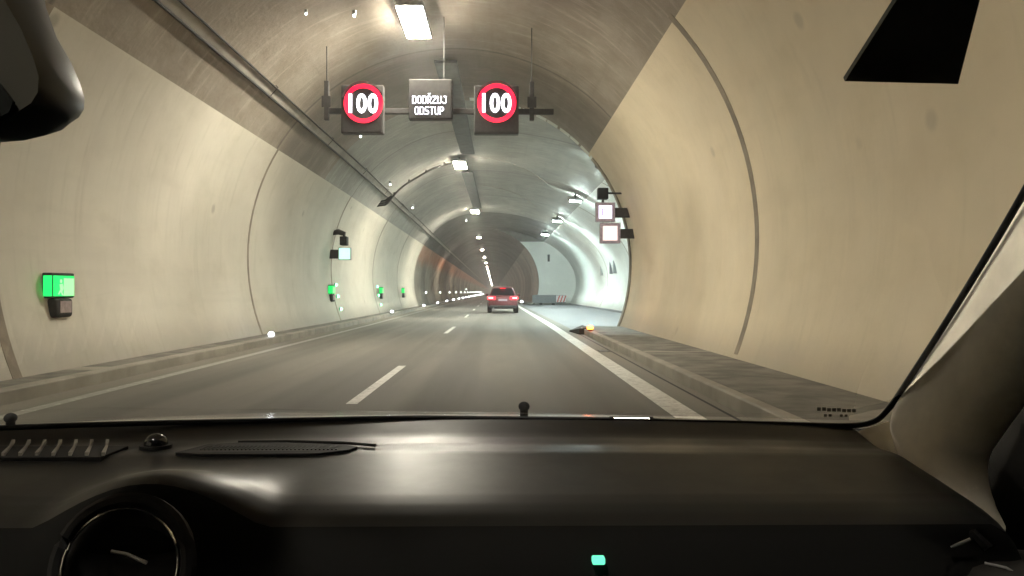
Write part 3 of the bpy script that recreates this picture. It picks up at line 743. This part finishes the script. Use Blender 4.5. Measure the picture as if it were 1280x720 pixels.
# round vent
vc = Vector((VX, .612, EYE-.342*.612)); ax = Vector((0, -1, .28)).normalized()
def ring3(c, ax, r, w, name, mat, parent, seg=40):
    a = Vector((1, 0, 0)); b_ = ax.cross(a).normalized()
    return MB().tube([c + (a*math.cos(2*math.pi*k/seg) + b_*math.sin(2*math.pi*k/seg))*r for k in range(seg+1)], w, 8, False).build(name, mat, parent, True)
rv = ring3(vc, ax, .050, .006, 'round_vent', M['black'], dash)
ring3(vc - ax*-.004, ax, .0435, .0012, 'chrome_ring', chrome, rv)
a = Vector((1, 0, 0)); b_ = ax.cross(a).normalized()
m = MB(); cc = vc - ax*.012; seg = 32
m.add([cc] + [cc + (a*math.cos(2*math.pi*k/seg) + b_*math.sin(2*math.pi*k/seg))*.05 for k in range(seg)], [(0, 1+k, 1+(k+1) % seg) for k in range(seg)]); m.build('backing', M['black'], rv)
MB().tube([vc + a*-.010 + b_*-.012*-1, vc + a*.002 + b_*.010, vc + a*.018 + b_*.0035], .0014, 6).build('slat', M['steel'], rv)
# green indicator
p = at(748, 700, .628)
MB().rbox((p.x-.005, p.y-.004, p.z-.0028), (p.x+.005, p.y+.004, p.z+.0028), .0012).build('indicator_light', glow('indicator_green', (.15, 1, .55), .9), dash)
# windscreen seal
path = [at(-60, 537, .89), at(0, 533.5, .903), at(140, 529, .93), at(300, 526, .96), at(520, 523.5, .985), at(700, 524.5, .985), at(860, 528, .965), at(980, 531, .945), at(1060, 533, .925), at(1092, 529, .91), at(1112, 514, .895), at(1140, 474, .86), at(1195, 390, .79), at(1280, 250, .69), at(1350, 120, .61), at(1420, -20, .53)]
def smoothpath(P, n=6):
    out = []
    for i in range(len(P)-1):
        p0, p1, p2, p3 = P[max(i-1,0)], P[i], P[i+1], P[min(i+2, len(P)-1)]
        for k in range(n):
            t = k/n; out.append(.5*((2*p1) + (p2-p0)*t + (2*p0-5*p1+4*p2-p3)*t*t + (3*p1-3*p2+p0-p3)*t**3) if False else .5*(2*p1 + (p2-p0)*t + (2*p0-5*p1+4*p2-p3)*t*t + (p3-p0+3*p1-3*p2)*t**3))
    return out + [P[-1]]
MB().tube(smoothpath(path), .0032, 8).build('windscreen_seal', M['black'], own, True)
# glass
cor = [at(-320, 545, .84), at(520, 520, .99), at(1112, 514, .895), at(1300, 215, .675), at(1420, -20, .53)]
gm = NT('windscreen_glass'); tr_ = gm.n.new('ShaderNodeBsdfTransparent'); gl_ = gm.n.new('ShaderNodeBsdfGlossy'); gl_.inputs['Roughness'].default_value = .02
mx = gm.n.new('ShaderNodeMixShader'); fr_ = gm.n.new('ShaderNodeFresnel'); fr_.inputs['IOR'].default_value = 1.12
tr_.inputs[0].default_value = (.99, .995, .985, 1)
gm.l(fr_.outputs[0], mx.inputs[0]); gm.l(tr_.outputs[0], mx.inputs[1]); gm.l(gl_.outputs[0], mx.inputs[2]); gm.l(mx.outputs[0], gm.out.inputs[0])
def glass_pt(u, v):
    x = -.92 + 1.5*u; yb = yedge(x)+.003; zb = 1.100
    yt = .26 - .10*(x+.17)**2; zt = 1.58
    return (x, yb + (yt-yb)*v, zb + (zt-zb)*(v + .10*v*(1-v)))
m = MB(); m.grid([[glass_pt(u/16, v/8) for u in range(17)] for v in range(9)])
glass = m.build('windscreen', gm.m, own, True)
# faint printed marks in the lower right corner of the glass
def mark(px, py, w, h):
    # intersect with the glass plane
    best = None
    for k in range(300):
        y = .6 + .4*k/299; x = (px-626)/1000*y; yb = yedge(x); v = (yb-y)/(yb-.26+.10*(x+.17)**2)
        z = 1.100 + .48*(v+.10*v*(1-v)); e = abs(z-(EYE-(py-365)/1000*y))
        if best is None or e < best[0]: best = (e, x, y-.004, z)
    _, x, y, z = best
    return (x, y, z, w*y/1000, h*y/1000)
m = MB()
for k in range(8):
    x, y, z, w, h = mark(1024+k*6.3, 511.5 + .3*k, 4.6, 4.2); m.box((x-w/2, y, z-h/2), (x+w/2, y+.0005, z+h/2))
for px in (1032, 1038, 1052, 1058):
    x, y, z, w, h = mark(px, 519.5, 3.5, 3); m.box((x-w/2, y, z-h/2), (x+w/2, y+.0005, z+h/2))
m.build('glass_marking', plain('frit_print', (.10, .09, .07), .7), glass)
# black tapered sticker-like tag at the top right
q = [at(1057, 95, .50), at(1200, 98, .50), at(1240, -60, .42), at(1162, -60, .42)]
q[2] = at(1237, -45, .445); q[3] = at(1146, -45, .445)
nrm = (q[1]-q[0]).cross(q[3]-q[0]).normalized()*.004
m = MB(); m.add(q + [p + nrm for p in q], [(0,1,2,3),(7,6,5,4),(0,4,5,1),(1,5,6,2),(2,6,7,3),(3,7,4,0)])
tagm = m.build('windscreen_tag', plain('black_tag', (.045, .047, .036), .6, ns=40), own)
tag(tagm, 'black tapered tag at the top right of the windscreen')
# pillar trim
pf = [(at(1150, 652, .79), .25), (at(1128, 622, .81), .7), (at(1106, 588, .84), .92), (at(1099, 556, .87), 1), (at(1104, 533, .886), 1), (at(1117, 511, .882), 1), (at(1140, 475, .86), 1), (at(1195, 391, .79), 1), (at(1280, 251, .69), 1), (at(1350, 121, .61), 1), (at(1420, -19, .53), 1), (at(1480, -150, .45), 1)]
P2 = smoothpath([p for p, _ in pf], 6); n = len(P2); rows = []
for i, p in enumerate(P2):
    t = i/(n-1)*(len(pf)-1); a_ = min(int(t), len(pf)-2); k_ = pf[a_][1] + (pf[a_+1][1]-pf[a_][1])*(t-a_)
    ax_, ay_ = .034*k_, .056*k_; c_ = p + Vector((.036, -.054, .004))
    row = []
    for q_ in range(32):
        an = 2*math.pi*q_/32; cx_, sy_ = math.cos(an), math.sin(an)
        cx_ = math.copysign(abs(cx_)**.62, cx_); sy_ = math.copysign(abs(sy_)**.5, sy_)
        row.append((c_.x + ax_*cx_*.98 + ay_*sy_*.03, c_.y + ay_*sy_*.97, c_.z + .02*sy_*k_))
    rows.append(row)
MB().grid(rows, True).build('pillar_trim', beige, own, True)
# triangular foot of the pillar trim, rounded
tri = [at(1068, 542, .92), at(1112, 528, .905), at(1160, 545, .86), at(1190, 590, .83), at(1168, 627, .80), at(1120, 604, .83), at(1090, 585, .87)]
off = Vector((.02, .05, -.03)); n = len(tri); cc = sum(tri, Vector())/n + Vector((-.006, -.018, .008))
m = MB(); m.add([cc] + tri + [p + off for p in tri], [(0, 1+i, 1+(i+1) % n) for i in range(n)] + [(1+i, 1+n+i, 1+n+(i+1) % n, 1+(i+1) % n) for i in range(n)]); m.build('pillar_foot', beige, own, True)
# doors, roof, floor of the cabin shell
inner = plain('cabin_black_lining', (.012, .011, .010), .85)
door = MB().prism([(-1.4, .3), (1.0, .3), (1.0, 1.12), (.887, 1.25), (.6, 1.47), (.3, 1.58), (-1.4, 1.58)], 0, .58, .62).build('door', inner, own)
dh = MB().tube([at(1175, 688, .66), at(1205, 680, .655), at(1222, 672, .65), at(1240, 690, .64)], .006, 8).build('handle', sd2, door, True)
MB().tube([at(1192, 686, .63), at(1217, 676, .625)], .0012, 6).build('handle_trim', chrome, dh)
MB().tube([at(1235, 706, .62), at(1262, 712, .615), at(1285, 726, .61)], .0011, 6).build('handle_trim', M['steel'], dh)
MB().rbox((.36, .50, .70), (.60, .69, 1.035), .03, 3).build('armrest', inner, door, True)
dl = MB().box((-1.0, -1.4, .3), (-.96, 1.0, 1.05)).box((-1.0, -1.4, 1.05), (-.96, -1.3, 1.58)).box((-1.0, -.35, 1.05), (-.96, -.25, 1.58)).prism([(1.0, 1.05), (.86, 1.05), (.20, 1.58), (.28, 1.58)], 0, -1.0, -.96).build('door', inner, own)
MB().box((-.985, -1.3, 1.05), (-.98, -.35, 1.54)).build('side_window', gm.m, dl); MB().add([(-.985, -.25, 1.05), (-.985, .86, 1.05), (-.985, .34, 1.54), (-.985, -.25, 1.54)], [(0,1,2,3)]).build('side_window', gm.m, dl)
MB().box((-.98, -1.4, 1.585), (.60, .24, 1.62)).build('roof', plain('headliner_cloth', (.28, .26, .23), .9), own)
MB().box((-.98, -1.44, .3), (.60, -1.40, 1.58)).build('rear_panel', inner, own)
MB().box((-.98, -1.4, .26), (.60, 1.0, .30)).build('floor_panel', inner, own)
MB().box((-.98, .96, .3), (.60, 1.0, 1.06)).build('bulkhead', inner, own)
# bonnet
bp = plain('bonnet_paint', (.62, .61, .58), .12, .8, ns=4, amt=.06)
m = MB(); rows = []
for j in range(15):
    y = 1.03 + .95*j/14
    row = []
    for i in range(41):
        x = -1.02 + 1.66*i/40; u = x+.22
        z = 1.071 - .10*(y-1.03)/.90 - .045*u*u - .09*max(0, (y-1.75)/.23)**2
        row.append((x, y, z))
    rows.append(row)
m.grid(rows); m.grid([rows[-1], [(p[0], p[1]+.05, p[2]-.3) for p in rows[-1]]]); m.build('bonnet', bp, own, True)
for (px, py, d) in ((655, 508, 1.16), (19, 521, 1.13)):
    p = at(px, py, d)
    t_ = MB().ball(p, .0085, 1, 1.1, .85, 14).disc((p.x, p.y, p.z-.03), .006, 2, .03, 10); t_.build('washer_nozzle', M['black'], own, True)
p0, p1 = at(762, 524.5, 1.04), at(817, 525, 1.03)
w_ = MB().tube([p0, p1], .004, 8).build('wiper', M['black'], own); MB().tube([at(768, 523.2, 1.033), at(812, 523.6, 1.023)], .0012, 6).build('wiper_blade', chrome, w_)
MB().tube([at(-80, 536, 1.02), at(200, 527, 1.05), at(520, 521.5, 1.06), at(800, 525, 1.04), at(1090, 540, .97)], .003, 8).build('cowl_strip', M['black'], own, True)
# rear-view mirror
md = .46
out = [(-190, -120), (20, -110), (34, -30), (52, 20), (76, 62), (90, 95), (97, 118), (96, 137), (88, 150), (76, 158), (60, 171), (35, 177), (0, 180), (-190, 192)]
inn = [(-180, -60), (-60, -20), (-5, 60), (30, 100), (58, 132), (70, 148), (66, 160), (52, 168), (30, 172), (0, 174), (-180, 184)]
m = MB(); A = [at(x, y, md+.03) - Vector((0, .03, 0)) for x, y in out]; B = [at(x, y, md+.045) for x, y in out]
cen = sum(A, Vector())/len(A); A2 = [cen + (p-cen)*.965 - Vector((0, .006, 0)) for p in A]; B2 = [cen + (p-cen)*.8 + Vector((0, .055, 0)) for p in A]
B1 = [p + Vector((0, .03, 0)) for p in A]
m.grid([A2, A, B1, B2], True); n = len(A); m.f.append(tuple(range(n))); m.f.append(tuple(range(4*n-1, 3*n-1, -1)))
mir = m.build('rear_view_mirror', soft_plastic('mirror_housing', (.05, .048, .04), .4), own, True)
C1 = [at(x, y, md+.03) - Vector((0, .0375, 0)) for x, y in inn]; C2 = [at(x, y, md+.03) - Vector((0, .040, 0)) for x, y in inn]
m = MB(); n = len(C1); m.grid([C1, C2], True); m.f.append(tuple(range(n, 2*n))); m.build('mirror_glass', plain('mirror_glass', (.005, .006, .006), .7, 0, .15), mir)
MB().tube([at(-60, -60, md+.06), (-.2, .44, 1.50)], .01, 8).build('mirror_stem', M['black'], mir)

# ------------------------------------------------------------------ thin exhaust haze in the tube
hm = bpy.data.materials.new('haze_air'); hm.use_nodes = True; hn = hm.node_tree; hn.nodes.clear()
ho = hn.nodes.new('ShaderNodeOutputMaterial'); hv = hn.nodes.new('ShaderNodeVolumePrincipled')
hv.inputs['Color'].default_value = (.95, .95, .93, 1); hv.inputs['Density'].default_value = HAZE; hv.inputs['Anisotropy'].default_value = .78
hn.links.new(hv.outputs[0], ho.inputs['Volume'])
tag(MB().box((-45, -63, -1), (14, YEND+4, 9.5)).build('haze', hm), kind='stuff')

# ------------------------------------------------------------------ world, camera
w = bpy.data.worlds.new('World'); sc.world = w; w.use_nodes = True
nt = w.node_tree; bg = nt.nodes['Background']; sky = nt.nodes.new('ShaderNodeTexSky'); sky.sky_type = 'NISHITA'; sky.sun_disc = False
sky.sun_elevation = R(8); sky.sun_rotation = R(160); nt.links.new(sky.outputs[0], bg.inputs[0]); bg.inputs[1].default_value = .05
cam = bpy.data.cameras.new('camera'); co = bpy.data.objects.new('camera', cam); col.objects.link(co); sc.camera = co
cam.sensor_width = 36; cam.lens = 36*1000/1280; cam.clip_start = .02; cam.clip_end = 4000
co.location = (0, 0, EYE); co.rotation_euler = (R(90) + math.atan(5/1000), 0, -math.atan(14/1000))
cam.dof.use_dof = False
sc.view_settings.view_transform = 'Standard'; sc.view_settings.look = 'None'; sc.view_settings.gamma = 1; sc.view_settings.exposure = .64
sc.cycles.use_denoising = True; sc.cycles.adaptive_threshold = .02; sc.cycles.max_bounces = 8; sc.cycles.diffuse_bounces = 5; sc.cycles.transparent_max_bounces = 12
sc.cycles.sample_clamp_indirect = 6; sc.cycles.caustics_reflective = False; sc.cycles.caustics_refractive = False
sc.cycles.blur_glossy = 1.0
